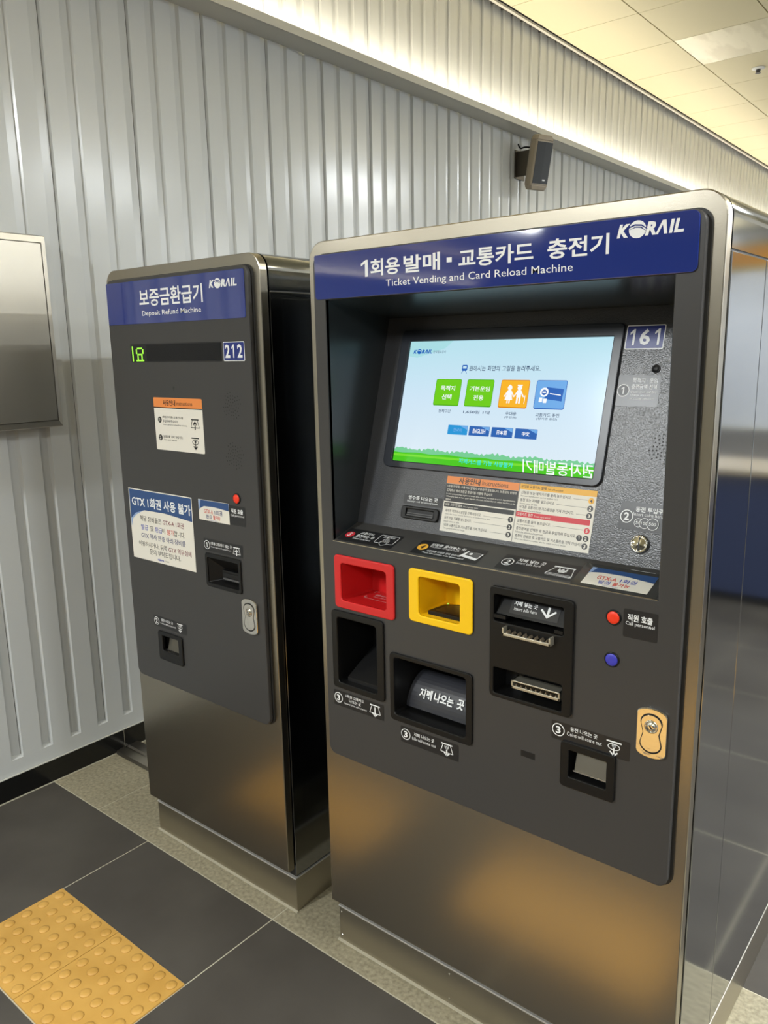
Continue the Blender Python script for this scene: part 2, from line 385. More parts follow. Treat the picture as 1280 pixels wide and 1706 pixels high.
# wall box at the left
t = thing('wall_cabinet', 'brushed steel flush box mounted on the corrugated wall at the left edge', 'wall box', (-.614, .2, 1.34))
b = MB()
x0, x1, y0, y1, z0, z1 = -.614, -.534, -.10, .446, 1.336, 1.977
b.box(x0, x1-.012, y0, y1, z0, z1, STEEL)
for pr in ((y0, z0, y1, z0, 1), (y0, z1, y1, z1, 1), (y0, z0, y0, z1, 0), (y1, z0, y1, z1, 0)): pass
def ringface(o_, i_, xo, xi):
    (a0, a1, c0, c1), (p0, p1, q0, q1) = o_, i_
    A = [(xo, a0, c0), (xo, a1, c0), (xo, a1, c1), (xo, a0, c1)]; B_ = [(xi, p0, q0), (xi, p1, q0), (xi, p1, q1), (xi, p0, q1)]
    for k in range(4): b.poly([A[k], A[(k+1) % 4], B_[(k+1) % 4], B_[k]], STEEL)
ringface((y0, y1, z0, z1), (y0+.004, y1-.004, z0+.004, z1-.004), x1-.012, x1-.002)
ringface((y0+.004, y1-.004, z0+.004, z1-.004), (y0+.02, y1-.018, z0+.022, z1-.024), x1-.002, x1)
b.build('box_frame', t)
b = MB(); b.box(x1-.012, x1-.001, y0+.0215, y1-.0200, z0+.0235, z1-.0260, STEEL); b.build('box_door', t, bevel=.001)

# wall speaker
t = thing('wall_speaker', 'beige loudspeaker with dark grille on the wall under the lit ledge', 'loudspeaker', (-.614, 3.70, 2.70))
SPK = mat('speaker_beige', (150, 140, 124), .5); GRL = mat('speaker_grille_cloth', (40, 44, 48), .6)
ST = Matrix.Translation((-.445, 3.685, 2.697)) @ Matrix.Rotation(math.radians(-20), 4, 'Z') @ Matrix.Rotation(math.radians(12), 4, 'Y')
prof = [(-.038, -.058), (-.038, .058), (-.010, .070), (.030, .070), (.037, .062), (.040, 0), (.037, -.062), (.030, -.070), (-.010, -.070)]
b = MB(); b.prism(prof, lambda x, y: ST @ Vector((x, y, -.128)), lambda x, y: ST @ Vector((x, y, .128)), SPK); b.build('speaker_body', t, bevel=.004)
gp = [(.030, -.061), (.0395, -.060), (.0430, 0), (.0395, .060), (.030, .061)]
b = MB(); b.prism(gp, lambda x, y: ST @ Vector((x, y, -.118)), lambda x, y: ST @ Vector((x, y, .118)), GRL); b.box(.040, .0436, .012, .032, -.100, -.092, WHITE, ST); b.build('speaker_grille', t)
for sg in (-1, 1):
    b = MB(); p2 = [(x*1.04, y*1.03) for x, y in prof]
    b.prism(p2, lambda x, y: ST @ Vector((x, y, sg*.126)), lambda x, y: ST @ Vector((x*.80, y*.80, sg*.158)), SPK); b.build('end_cap', t, bevel=.008, segs=3)
b = MB(); BRK = mat('bracket_steel', (96, 90, 80), .4, .8); b.box(-.614, -.608, 3.68, 3.80, 2.63, 2.80, BRK); b.box(-.608, -.520, 3.70, 3.704, 2.64, 2.79, BRK); b.box(-.54, -.48, 3.69, 3.72, 2.66, 2.68, BRK); b.build('wall_bracket', t)
b = MB(); pts = [(-.600, 3.70, 2.835), (-.590, 3.70, 2.800), (-.545, 3.695, 2.812), (-.500, 3.69, 2.795)]
cu = bpy.data.curves.new('cable', 'CURVE'); cu.dimensions = '3D'; cu.bevel_depth = .005; sp = cu.splines.new('NURBS'); sp.points.add(3); sp.use_endpoint_u = True; sp.order_u = 3
for i, p in enumerate(pts): sp.points[i].co = (*p, 1)
co = bpy.data.objects.new('c', cu); me = bpy.data.meshes.new_from_object(co); bpy.data.objects.remove(co); b.mesh(me, BLACK, smooth=True); b.build('speaker_cable', t)

# ================================================================ MACHINES
def outline(x0, x1, z0, z1, r): return rrect(x0, x1, z0, z1, (0, 0, r, r), 10)
def cabinet(t, x0, x1, y0, yb, ztop, yseam=None, holes=None, zb=.1415):
    R = .042; pd = .028
    # plinth
    b = MB(); b.box(x0, x1, y0, yb, 0, .104, STEEL); b.box(x0-.0005, x1+.0005, y0-.0025, yb, .104, .1085, mat('ledge_steel', (215, 212, 204), .35, .6)); b.build('plinth', t, bevel=.0008)
    b = MB(); b.box(x0-.004, x1+.004, y0-.006, y0, 0, .004, GROUT); b.build('sealant_bead', t)
    # cabinet shell: rounded top, open front
    b = MB()
    P = outline(x0+.002, x1-.002, .112, ztop-.001, R)
    b.prism(P, lambda x, z: (x, y0+.004, z), lambda x, z: (x, yb, z), DARKGAP, caps=(False, True)); b.build('inner_shell', t, normals=True)
    b = MB()                                               # top cap skin, wraps over both sides down to the seam
    zs = 1.7285; Pt = [p for p in outline(x0, x1, zs, ztop, R)]
    b.prism(Pt, lambda x, z: (x, y0+.001, z), lambda x, z: (x, yb+.002, z), POLISH, caps=(False, True))
    for f in b.bm.faces:
        if 0 < abs(f.normal.x) < .999 or True: f.normal_update(); f.smooth = .01 < abs(f.normal.x) < .995
    o = b.build('top_cover', t)
    for X, s in ((x0, -1), (x1, 1)):
        segs = [(y0+.001, yb)] if yseam is None else [(y0+.001, yseam-.0015), (yseam+.0015, yb)]
        for a_, c_ in segs:
            b = MB(); xa, xb = (X-.0015, X+.004) if s < 0 else (X-.004, X+.0015)
            b.box(xa, xb, a_, c_, .116, 1.7245, POLISH); b.build('side_panel', t, bevel=.0012)
    # front door in brushed steel, hollow behind the grey panel
    hole = rrect(x0+.045, x1-.045, .62, ztop-.045, .02)
    b = MB(); T = front(y0-.0035)
    b.mesh(flat([outline(x0, x1, zb, ztop, R), hole], pd-.0035, .0022), STEELD, T); o = b.build('front_door', t)
    b = MB(); b.box(x0+.006, x1-.006, y0+.006, y0+.010, .1085, zb+.001, DARKGAP); b.box(x0+.02, x1-.02, y0-.004, y0+.003, .14, .64, DARKGAP); b.build('door_gasket', t)
def grey_panel(t, x0, x1, z0, z1, yf, holes):
    d = .0125; T = front(yf+d)
    loops = [rrect(x0, x1, z0, z1, (.022, .022, .022, .022), 6)]+holes
    b = MB(); b.mesh(flat(loops, d, .0025, 3), GREY, T); b.build('front_panel', t)
    b = MB(); b.mesh(flat([rrect(x0-.004, x1+.005, z0-.003, z1+.003, .024, 6), rrect(x0+.02, x1-.02, z0+.02, z1-.02, .02)], .0035), DARKGAP, front(yf+d+.0038)); b.build('panel_gasket', t)
def pocket(t, name, outer, inner, yface, depth, m, taper=(.0, .0, .0, .0), pro=.006, r=.010, ri=.008, minner=None, bv=.0025):
    """bezel ring + tapered well (taper: left, right, bottom, top)"""
    b = MB(); T = front(yface)
    b.mesh(flat([rrect(*outer, r, 5), rrect(*inner, ri, 5)], pro, bv, 3), m, T)
    o = b.build(name, t)
    b = MB(); mi = minner or m
    x0, x1, z0, z1 = inner; l, r_, bo, to = taper; n = 5
    A = rrect(x0, x1, z0, z1, ri, n); B_ = rrect(x0+l, x1-r_, z0+bo, z1-to, ri*.6, n)
    k = len(A)
    for i in range(k):
        j = (i+1) % k
        b.poly([(A[i][0], yface-.001, A[i][1]), (A[j][0], yface-.001, A[j][1]), (B_[j][0], yface+depth, B_[j][1]), (B_[i][0], yface+depth, B_[i][1])], mi)
    b.poly([(p[0], yface+depth, p[1]) for p in B_], mi)
    b.build('pocket_well', o, normals=True)
    return o
def lock(t, x0, x1, z0, z1, yface):
    cx = (x0+x1)/2; w_ = x1-x0; h = z1-z0
    def shape(e):
        P = []
        for k in range(9): a = math.radians(180-22.5*k); P.append((cx+(w_/2-e)*math.cos(a), z1-.012-e+(.012)*math.sin(a)))
        for k in range(9): a = math.radians(-22.5*k); P.append((cx+(w_/2-e)*math.cos(a), z0+.012+e+(.012)*math.sin(a)))
        return P
    b = MB(); T = front(yface); b.mesh(flat([shape(0)], .006, .0018, 3), CHROME, T); o = b.build('lock_plate', t); o['label'] = 'bright chrome lock plate'
    def eight(s):
        P = []
        for k in range(48):
            a = 2*math.pi*k/48; ww = (w_*.30*s)*(1-.22*math.cos(2*a)**2*0)
            yy = math.sin(a)*h*.40*s; q = abs(yy)/(h*.40*s)
            xx = w_*.36*s*(math.sqrt(max(0, 1-max(0, (q-.55)/.45)**2)))*(.76+.24*min(1, q/.5)) * (1 if math.cos(a) >= 0 else -1)
            if abs(math.cos(a)) < 1e-6: xx = 0
            P.append((cx+xx, (z0+z1)/2+yy))
        return P
    b = MB(); b.mesh(flat([eight(1.0), eight(.92)], .0006), BLACKM, front(yface-.006))
    b.mesh(flat([eight(.92)], .0012, .0005), CHROME, front(yface-.006)); b.build('lock_cover', o)
    b = MB(); LT = front(yface-.006) @ Matrix.Translation((cx, z0+h*.64, 0))
    b.lathe([(.0125, 0), (.0125, .002), (.0105, .0030), (.0095, .0016), (.0085, .0016), (.0080, .004), (.0035, .004)], CHROME2, LT)
    b.box(-.0012, .0012, -.0035, .0035, .004, .0045, BLACKM, LT @ Matrix.Rotation(math.radians(35), 4, 'Z')); b.build('lock_cylinder', o)
def button(t, cx, cz, r, yface, m, label):
    b = MB(); T = front(yface) @ Matrix.Translation((cx, cz, 0))
    b.lathe([(r, 0), (r, .002), (r*.86, .0032), (r*.84, .0020), (r*.2, .0020)], BLACK, T); o = b.build('push_button', t); o['label'] = label
    b = MB(); b.lathe([(r*.82, .0018), (r*.82, .0032), (r*.74, .0042), (r*.3, .0046)], m, T); b.build('button_cap', o)
    return o
def speaker_dots(t, T, cx, cy, r):
    a = Art(T, .0003)
    for rr_, n in ((.0, 1), (.28, 6), (.5, 12), (.74, 16), (1., 20)):
        for k in range(n):
            an = 2*math.pi*(k+.5*(n > 6))/n
            if rr_ == 1. and k % 5 > 2: continue
            a.lay([circ(cx+r*rr_*math.cos(an), cy+r*rr_*math.sin(an), .0018, 6)], BLACKM)
    a.art('speaker_holes', t)
def arrow_icon(a, cx, cy, s, m, up=True, lv=1, coin=False, won=False):
    """ticket or coin leaving / entering a slot"""
    a.rect(cx-s*.9, cx+s*.9, cy+s*.62, cy+s*.80, m, lv)
    if coin: a.ring(cx, cy+s*.1, s*.75, s*.10, m, lv, ry=s*.42); a.text('₩', cx-s*.25, cx+s*.25, cy-.0+s*.0, cy+s*.42, m, lv, .02)
    else: a.line([(cx-s*.6, cy+s*.62), (cx-s, cy-s*.5), (cx+s, cy-s*.5), (cx+s*.6, cy+s*.62)], s*.1, m, lv)
    if won: a.text('₩', cx-s*.36, cx+s*.36, cy+s*.02, cy+s*.5, m, lv, .02)
    d = 1 if up else -1; base = cy-s*.75 if up else (cy-s*.1 if (coin or won) else cy+s*.4); tip = cy+s*.35 if up else cy-s*.95
    a.line([(cx, base), (cx, tip-d*s*.1)], s*.20, m, lv+1); a.line([(cx-s*.42, tip-d*s*.40), (cx, tip), (cx+s*.42, tip-d*s*.40)], s*.18, m, lv+1)

# ---------------------------------------------------------------- deposit refund machine
R1 = thing('deposit_refund_machine', 'narrower ticket deposit refund machine, beside the corrugated wall', 'ticket machine', (.305, .367, 0))
cabinet(R1, -.025, .635, .367, 1.12, 1.817)
yf = .323
grey_panel(R1, -.004, .608, .586, 1.787, yf, [rrect(.385, .518, .952, 1.028, .006), rrect(.148, .226, .690, .748, .004)])
b = MB(); b.mesh(flat([rrect(.000, .597, 1.663, 1.779, (.004, .006, .006, .004), 4)], .0018, .0005), BLUE, front(yf+.0002)); hd = b.build('header_sign', R1)
a = Art(front(yf-.0016)); a.text('보증금환급기', .160, .437, 1.708, 1.755, WHITE, 0, .018); a.text('Deposit Refund Machine', .169, .427, 1.680, 1.697, WHITE, 0, .004); a.art('sign_lettering', hd, 'white lettering on the blue sign')
a = Art(front(yf-.0016)); korail(a, .464, .571, 1.738, 1.763, WHITE, BLUE, 0); a.art('sign_emblem', hd, 'white railway emblem on the blue sign')
LEDG = mat('led_green', (20, 40, 10), .4, emit=(150, 235, 60), estr=1.6)
a = Art(front(yf)); a.rect(.098, .497, 1.558, 1.608, BLACKM, 0, .001); a.rect(.172, .495, 1.561, 1.605, mat('led_window', (14, 14, 16), .2, 0., .3), 1)
dp = .0042
glyph = ["#.........", "#...####..", "#..#....#.", "#..#....#.", "#..#....#.", "#...####..", "#...#..#..", "#...#..#..", "#...#..#..", "#..######."]
for j, row in enumerate(glyph):
    for i, ch in enumerate(row):
        if ch == '#': a.rect(.104+i*.0062, .104+i*.0062+.0056, 1.602-j*dp-dp*.98, 1.602-j*dp, LEDG, 2)
a.art('led_display', R1, 'dark display window with green pixel characters')
a = Art(front(yf)); a.rect(.504, .585, 1.559, 1.607, WHITE, 0, .003); a.rect(.506, .583, 1.561, 1.605, mat('badge_blue', (30, 44, 120), .3), 1, .002); a.text('2', .511, .530, 1.567, 1.600, WHITE, 2, .025); a.one(.536, .546, 1.567, 1.600, WHITE, 2); a.text('2', .558, .577, 1.567, 1.600, WHITE, 2, .025); a.art('number_badge', R1)
a = Art(front(yf)); a.rect(.188, .404, 1.314, 1.461, PAPER, 0, .004); a.lay([rrect(.188, .404, 1.4335, 1.461, (0, 0, .004, .004), 4)], ORANGE, 1); a.rect(.188, .404, 1.432, 1.4345, BLACKP, 2)
a.text('사용안내', .232, .288, 1.4385, 1.455, BLACKP, 2, .02); a.text('Instructions', .292, .363, 1.441, 1.452, BLACKP, 2)
a.num(.212, 1.399, .0085, '1', PAPER, BLACKP, False); a.num(.210, 1.349, .0085, '2', PAPER, BLACKP, False)
for s_, x0_, x1_, z_ in (('1회용(우대용) 교통카드를', .225, .318, 1.406), ('투입하여 주십시오.', .225, .296, 1.395), ('보증금을 가져 가십시오.', .223, .312, 1.352)): a.text(s_, x0_, x1_, z_-.003, z_+.0045, BLACKP, 1, .01)
a.text('Insert general ticket(free ticket).', .226, .334, 1.3835, 1.3885, BLACKP); a.text('Take your deposit.', .224, .285, 1.341, 1.346, BLACKP)
arrow_icon(a, .369, 1.392, .018, BLACKP, True); arrow_icon(a, .366, 1.342, .018, BLACKP, False, coin=True); a.art('instruction_sticker', R1, 'white instruction sticker with an orange heading')
for z_ in (1.447, 1.318): speaker_dots(R1, front(yf), .525, z_, .034)
a = Art(front(yf)); a.lay([[(.281, 1.492), (.290, 1.492), (.2855, 1.478)]], BLACKP, 0); a.art('panel_mark', R1)
# notices
def swoosh(a, x0, x1, zt, zb, ze):
    P = [(x0, zt), (x1, zt), (x1, zb)]; n = 12
    W = x1-x0; P2 = []
    for k in range(n+1):
        u = 1-k/n; z = zb + (zb*0) + (.006 if False else 0); z = zb+ (zt-zb)*.10*math.sin(math.pi*u) if u > .12 else zb-(zb-ze)*(1-u/.12)**1.2
        P2.append((x0+W*u, z))
    a.lay([P+P2], STRIPE, 1)
a = Art(front(yf), .0006); a.rect(.026, .331, .973, 1.188, PAPER, 0); 
a.lay([[(.029, 1.185), (.328, 1.185), (.328, 1.118), (.20, 1.1275), (.10, 1.126), (.055, 1.114), (.029, 1.094)]], STRIPE, 1)
a.lay([[(.029, 1.094), (.055, 1.114), (.10, 1.126), (.06, 1.110), (.040, 1.096), (.029, 1.070)]], STRIPEL, 1)
a.text('GTX 1회권 사용 불가', .040, .324, 1.135, 1.166, WHITE, 2, .02)
L = [(.075, .288, 1.0925, [('해당 장비들은', BLACKP, .0, .50), ('GTX-A 1회권', MAROON, .53, 1.)]),
     (.078, .290, 1.0655, [('발급', BLUEINK, 0, .17), ('및', BLACKP, .21, .29), ('환급', BLUEINK, .33, .49), ('이', BLACKP, .49, .555), ('불가', TXTRED, .60, .76), ('합니다.', BLACKP, .76, 1.)]),
     (.075, .290, 1.0405, [('GTX 역사 한층 아래 장비를', NAVY, 0, 1.)]), (.060, .314, 1.0135, [('이용하시거나, 뒤쪽 ', BLACKP, 0, .55), ('GTX 역무실에', MAROON, .58, 1.)]), (.112, .262, .9935, [('문의 부탁드립니다.', BLACKP, 0, 1.)])]
for x0_, x1_, z_, segs in L:
    for s_, m_, u0_, u1_ in segs: a.text(s_, x0_+(x1_-x0_)*u0_, x0_+(x1_-x0_)*u1_, z_, z_+.0165, m_, 1, .006)
korail(a, .150, .182, .979, .986, BLUEINK, PAPER, 1); a.text('한국철도공사', .186, .206, .980, .985, GREYP, 1)
a.art('paper_notice', R1, 'white paper notice with a blue band, taped to the panel')
a = Art(front(yf), .0008); a.rect(.361, .490, 1.131, 1.188, PAPER, 0); a.lay([[(.362, 1.187), (.489, 1.187), (.489, 1.167), (.43, 1.1715), (.385, 1.1705), (.362, 1.160)]], STRIPE, 1); a.lay([[(.362, 1.187), (.372, 1.187), (.366, 1.162), (.362, 1.154)]], STRIPEL, 2)
a.text('GTX-A', .384, .422, 1.151, 1.163, TXTRED, 1, .01); a.text('1회권', .429, .461, 1.151, 1.164, NAVY, 1, .01); a.text('환급', .392, .416, 1.137, 1.1485, NAVY, 1, .01); a.text('불가능', .421, .452, 1.137, 1.149, TXTRED, 1, .015); a.text('KORAIL 한국철도공사', .408, .441, 1.1322, 1.1345, BLUEINK)
a.art('small_notice', R1, 'small white notice with a blue band')
button(R1, .524, 1.205, .0145, yf, BTNR, 'red call button')
a = Art(front(yf)); a.rect(.489, .554, 1.132, 1.185, LABEL, 0, .003); a.text('직원 호출', .498, .545, 1.164, 1.177, WHITE, 1, .025); a.text('Call personnel', .495, .549, 1.154, 1.162, WHITE, 1); a.art('label_plate', R1)
a = Art(front(yf)); a.rect(.373, .536, 1.045, 1.080, LABEL, 0, .003); a.num(.387, 1.062, .0125, '1'); a.text('1회용 교통카드 넣는 곳', .403, .492, 1.064, 1.073, WHITE, 1, .015); a.text('Insert general ticket here', .404, .488, 1.0555, 1.061, WHITE, 1); arrow_icon(a, .511, 1.060, .0145, WHITE, True); a.art('label_plate', R1)
a = Art(front(yf)); a.rect(.104, .266, .769, .803, LABEL, 0, .003); a.num(.119, .786, .0125, '2'); a.text('동전 나오는 곳', .143, .200, .789, .798, WHITE, 1, .015); a.text('Coins will come out', .138, .213, .780, .786, WHITE, 1); arrow_icon(a, .234, .787, .0145, WHITE, False, coin=True); a.art('label_plate', R1)
# ticket insert slot
o = pocket(R1, 'ticket_slot', (.378, .527, .944, 1.040), (.388, .517, .955, 1.027), yf, .030, BLACK, (.036, .012, .008, .036), .005, .008, .004)
b = MB(); b.box(.424, .505, .018+yf, .032+yf, .963, .992, BLACK); b.box(.430, .499, .0165+yf, .019+yf, .974, .985, BLACKM); b.box(.430, .499, .014+yf, .020+yf, .967, .971, GREYP); b.build('slot_mouth', o)
o = pocket(R1, 'coin_tray', (.126, .244, .667, .759), (.148, .225, .699, .746), yf, .045, BLACK, (0, 0, 0, 0), .006, .008, .002)
b = MB(); FS = mat('flap_steel', (128, 124, 114), .36, 1.); b.poly([(.160, yf+.014, .742), (.224, yf+.014, .742), (.224, yf+.004, .702), (.160, yf+.004, .702)], FS); FS = mat('flap_steel', (128, 124, 114), .36, 1.); b.poly([(.160, yf+.014, .742), (.160, yf+.004, .702), (.150, yf+.02, .702), (.150, yf+.024, .744)], FS); b.box(.158, .225, yf+.002, yf+.006, .700, .703, CHROME2); b.build('tray_flap', o)
lock(R1, .524, .584, .838, .937, yf)

# ---------------------------------------------------------------- ticket vending machine
R2 = thing('ticket_vending_machine', 'wide ticket vending and card reload machine with lit touchscreen', 'ticket machine', (1.258, .364, 0))
cabinet(R2, .804, 1.7125, .364, 1.26, 1.819, yseam=.570)
yf = .320
RX0, RX1, RZ0, RZ1 = .866, 1.6405, 1.1415, 1.690
holes = [[(RX0, RZ0), (RX1, RZ0), (RX1, RZ1), (RX0, RZ1)], rrect(.890, 1.031, .998, 1.093, .008), rrect(1.118, 1.230, 1.006, 1.099, .008), rrect(.874, .999, .787, .957, .006), rrect(1.046, 1.245, .753, .897, .006), rrect(1.309, 1.480, .878, 1.105, .006), rrect(1.482, 1.563, .748, .808, .004)]
grey_panel(R2, .831, 1.686, .588, 1.788, yf, holes)
b = MB(); b.mesh(flat([rrect(.839, 1.676, 1.692, 1.7865, (.008, .010, .012, .004), 4)], .0035, .0008), BLUE, front(yf+.0002)); hd = b.build('header_sign', R2)
a = Art(front(yf-.0033)); z0_, z1_ = 1.7315, 1.7655
a.one(.976, .995, z0_, z1_, WHITE, 0)
for s_, xa, xb in (('회용', 1.002, 1.080), ('발매', 1.090, 1.180)): a.text(s_, xa, xb, z0_, z1_, WHITE, 0, .022)
a.rect(1.196, 1.208, 1.744, 1.753, WHITE)
for s_, xa, xb in (('교통카드', 1.224, 1.385), ('충전기', 1.413, 1.528)): a.text(s_, xa, xb, z0_, z1_, WHITE, 0, .022)
a.text('Ticket Vending and Card Reload Machine', 1.043, 1.463, 1.7045, 1.7225, WHITE, 0, .002); a.art('sign_lettering', hd, 'white lettering on the blue sign'); a = Art(front(yf-.0033)); korail(a, 1.541, 1.652, 1.752, 1.780, WHITE, BLUE, 0); a.art('sign_emblem', hd, 'white railway emblem on the blue sign')
# recess
b = MB(); Y0 = yf+.002; YB, ZBt = .41, 1.170; YT, ZT = .547, 1.654
b.poly([(RX0, Y0, RZ0), (RX0, YB, ZBt), (RX0, YT, ZT), (RX0, Y0, RZ1)], RECESSW); b.poly([(RX1, Y0, RZ0), (RX1, Y0, RZ1), (RX1, YT, ZT), (RX1, YB, ZBt)], RECESSW)
b.poly([(RX0, Y0, RZ1), (RX0, YT, ZT), (RX1, YT, ZT), (RX1, Y0, RZ1)], RECESSW)
rc = b.build('screen_recess', R2, normals=False)
b = MB(); b.poly([(RX0, YB, ZBt), (RX1, YB, ZBt), (RX1, YT, ZT), (RX0, YT, ZT)], GREYT); cp = b.build('control_panel', R2, normals=False)
b = MB(); b.poly([(RX0, Y0-.002, RZ0), (RX1, Y0-.002, RZ0), (RX1, YB, ZBt), (RX0, YB, ZBt)], GREYS); b.box(RX0, RX1, Y0-.0025, Y0-.0005, RZ0-.0012, RZ0+.0006, STEELD); sh = b.build('shelf', R2, normals=False)
ex = (1, 0, 0); CP = frame((0, YB, ZBt), ex, (0, YT-YB, ZT-ZBt)); SHF = frame((0, yf, RZ0), ex, (0, YB-yf, ZBt-RZ0))
# display
BEZ = mat('display_bezel', (34, 38, 46), .3)
b = MB(); b.mesh(flat([rrect(.920, 1.472, .142, .470, (.018, .018, .010, .010), 5), rrect(.9455, 1.453, .1575, .4435, .002)], .007, .0018), BEZ, CP)
bz = b.build('display_bezel', R2)
def em(name, c, e=1.0): return mat(name, (8, 8, 8), .16, 0., .12, emit=c, estr=e)
SB = mat('screen_sky', (8, 8, 8), .16, 0., .12, emit=(205, 230, 244), estr=1.0)
N, Lk, bb = nodes(SB)
tc = N.new('ShaderNodeTexCoord'); sep = N.new('ShaderNodeSeparateXYZ'); Lk.new(tc.outputs['Object'], sep.inputs[0]); mr = N.new('ShaderNodeMapRange'); mr.inputs[1].default_value = 1.32; mr.inputs[2].default_value = 1.60
Lk.new(sep.outputs[2], mr.inputs[0]); cr = N.new('ShaderNodeValToRGB'); cr.color_ramp.elements[0].color = (*s2l((222, 236, 246)), 1); cr.color_ramp.elements[1].color = (*s2l((184, 226, 238)), 1)
e_ = cr.color_ramp.elements.new(.55); e_.color = (*s2l((206, 230, 246)), 1); Lk.new(mr.outputs[0], cr.inputs[0]); Lk.new(cr.outputs[0], bb.inputs['Emission Color'])
a = Art(CP, .0012, .00012); X0, X1, Z0, Z1 = .9455, 1.453, .1575, .4435
a.rect(X0, X1, Z0, Z1, SB, 0)
def sx(u): return X0+(X1-X0)*u
def sz(v): return Z1-(Z1-Z0)*v           # v down from the top
SBL = em('screen_blue_text', (25, 95, 185)); SDK = em('screen_dark_text', (60, 80, 110)); SG = em('screen_green', (110, 205, 25)); SGD = em('screen_green_edge', (80, 170, 20)); SO = em('screen_orange', (250, 182, 40)); SOD = em('screen_orange_edge', (215, 130, 20))
SC = em('screen_card_blue', (112, 172, 232)); SCD = em('screen_card_dark', (40, 100, 185)); SW = em('screen_white', (250, 252, 255)); SL1 = em('screen_lang_light', (40, 150, 215)); SL2 = em('screen_lang', (45, 100, 178)); SCY = em('screen_cyan', (60, 235, 225)); STR = em('screen_hedge', (120, 205, 150)); SGR = em('screen_grass', (75, 200, 30)); SCL = em('screen_cloud', (170, 222, 228))
a.lay([[(sx(0), sz(0)), (sx(.24), sz(0)), (sx(.20), sz(.06)), (sx(.12), sz(.10)), (sx(.05), sz(.135)), (sx(0), sz(.12))]], SCL, 1)
korail(a, sx(.023), sx(.131), sz(.105), sz(.062), SBL, SB, 2); a.text('한국철도공사', sx(.137), sx(.207), sz(.10), sz(.076), SDK, 2)
# train icon and prompt
a.lay([rrect(sx(.308), sx(.336), sz(.244), sz(.196), .003), rrect(sx(.3125), sx(.3315), sz(.226), sz(.205), .001)], SBL, 2); a.line([(sx(.309), sz(.262)), (sx(.315), sz(.246))], .0013, SBL, 2); a.line([(sx(.335), sz(.262)), (sx(.329), sz(.246))], .0013, SBL, 2)
a.text('원하시는 화면의 그림을 눌러주세요.', sx(.346), sx(.698), sz(.245), sz(.202), SDK, 2, .008)
bw = .125
for i, (u, m, md, l1, l2, cp1, cp2) in enumerate(((.180, SG, SGD, '목적지', '선택', '전체구간', None), (.348, SG, SGD, '기본운임', '전용', '1,650원 1매', None), (.521, SO, SOD, None, None, '우대용', '(무임권)'), (.691, SC, SCD, None, None, '교통카드 충전', '(정기권 충전)'))):
    u0_, u1_, v0_, v1_ = u, u+.1385, .311, .520
    a.rect(sx(u0_), sx(u1_), sz(v1_+.006), sz(v0_), md, 2, .004); a.rect(sx(u0_)+.0012, sx(u1_)-.0012, sz(v1_-.002), sz(v0_+.004), m, 3, .003)
    uc = (u0_+u1_)/2
    if l1:
        hw = .0128*len(l1); a.text(l1, sx(uc-hw), sx(uc+hw), sz(.404), sz(.364), SW, 4, .015); a.text(l2, sx(uc-.026), sx(uc+.026), sz(.476), sz(.434), SW, 4, .015)
    k = len(cp1)*.0068+.006; a.text(cp1, sx(uc-k), sx(uc+k), sz(.582), sz(.555), SDK, 2, .01)
    if cp2: k = len(cp2)*.0058; a.text(cp2, sx(uc-k), sx(uc+k), sz(.608), sz(.588), SDK, 2, .008)
def sq(v): return sz(v-.030)
# two figures hand in hand
for cxu, skirt in ((.567, True), (.614, False)):
    cx_ = sx(cxu+.001); a.disc(cx_, sq(.402), .0055, SW, 4)
    if skirt: a.disc(cx_, sq(.388), .0028, SW, 4); a.lay([[(cx_-.004, sq(.42)), (cx_+.004, sq(.42)), (cx_+.0095, sq(.495)), (cx_-.0095, sq(.495))]], SW, 5)
    else: a.rect(cx_-.006, cx_+.006, sq(.388), sq(.378), SW, 5); a.rect(cx_-.0055, cx_+.0055, sq(.475), sq(.42), SW, 5, .002); a.rect(cx_-.005, cx_-.001, sq(.52), sq(.47), SW, 4); a.rect(cx_+.001, cx_+.005, sq(.52), sq(.47), SW, 4)
    if skirt: a.rect(cx_-.004, cx_-.001, sq(.52), sq(.49), SW, 4); a.rect(cx_+.001, cx_+.004, sq(.52), sq(.49), SW, 4)
    a.line([(cx_-.004, sq(.428)), (cx_-.0115, sq(.468))], .0026, SW, 4); a.line([(cx_+.004, sq(.428)), (cx_+.0115, sq(.468))], .0026, SW, 4)
a.line([(sx(.645), sq(.46)), (sx(.645), sq(.52))], .0015, SW, 4)
# card pictogram
c0 = sx(.716); a.lay([[(c0+.012, sq(.392)), (c0+.052, sq(.405)), (c0+.050, sq(.495)), (c0+.010, sq(.480))]], SCD, 4); a.line([(c0+.022, sq(.44)), (c0+.046, sq(.45))], .002, SW, 5); a.disc(c0+.008, sq(.43), .0098, SW, 5); a.disc(c0+.008, sq(.432), .0058, SCD, 6); a.rect(c0+.004, c0+.012, sq(.437), sq(.427), SW, 7)
a.rect(c0-.002, c0+.006, sq(.505), sq(.470), SW, 6, .001); a.rect(c0+.008, c0+.016, sq(.510), sq(.478), SW, 6, .001)
for u, tx, m in ((.283, '한국어', SL1), (.395, 'ENGLISH', SL2), (.509, '日本語', SL2), (.624, '中文', SL2)):
    a.rect(sx(u), sx(u+.104), sz(.752), sz(.677), m, 2, .001); k = {'한국어': .022, 'ENGLISH': .032, '日本語': .025, '中文': .018}[tx]
    a.lay([[(sx(u+.060), sz(.679)), (sx(u+.102), sz(.679)), (sx(u+.102), sz(.71))]], SC, 3); a.text(tx, sx(u+.052-k), sx(u+.052+k), sz(.732), sz(.698), SC if tx == '한국어' else SW, 4, .02)
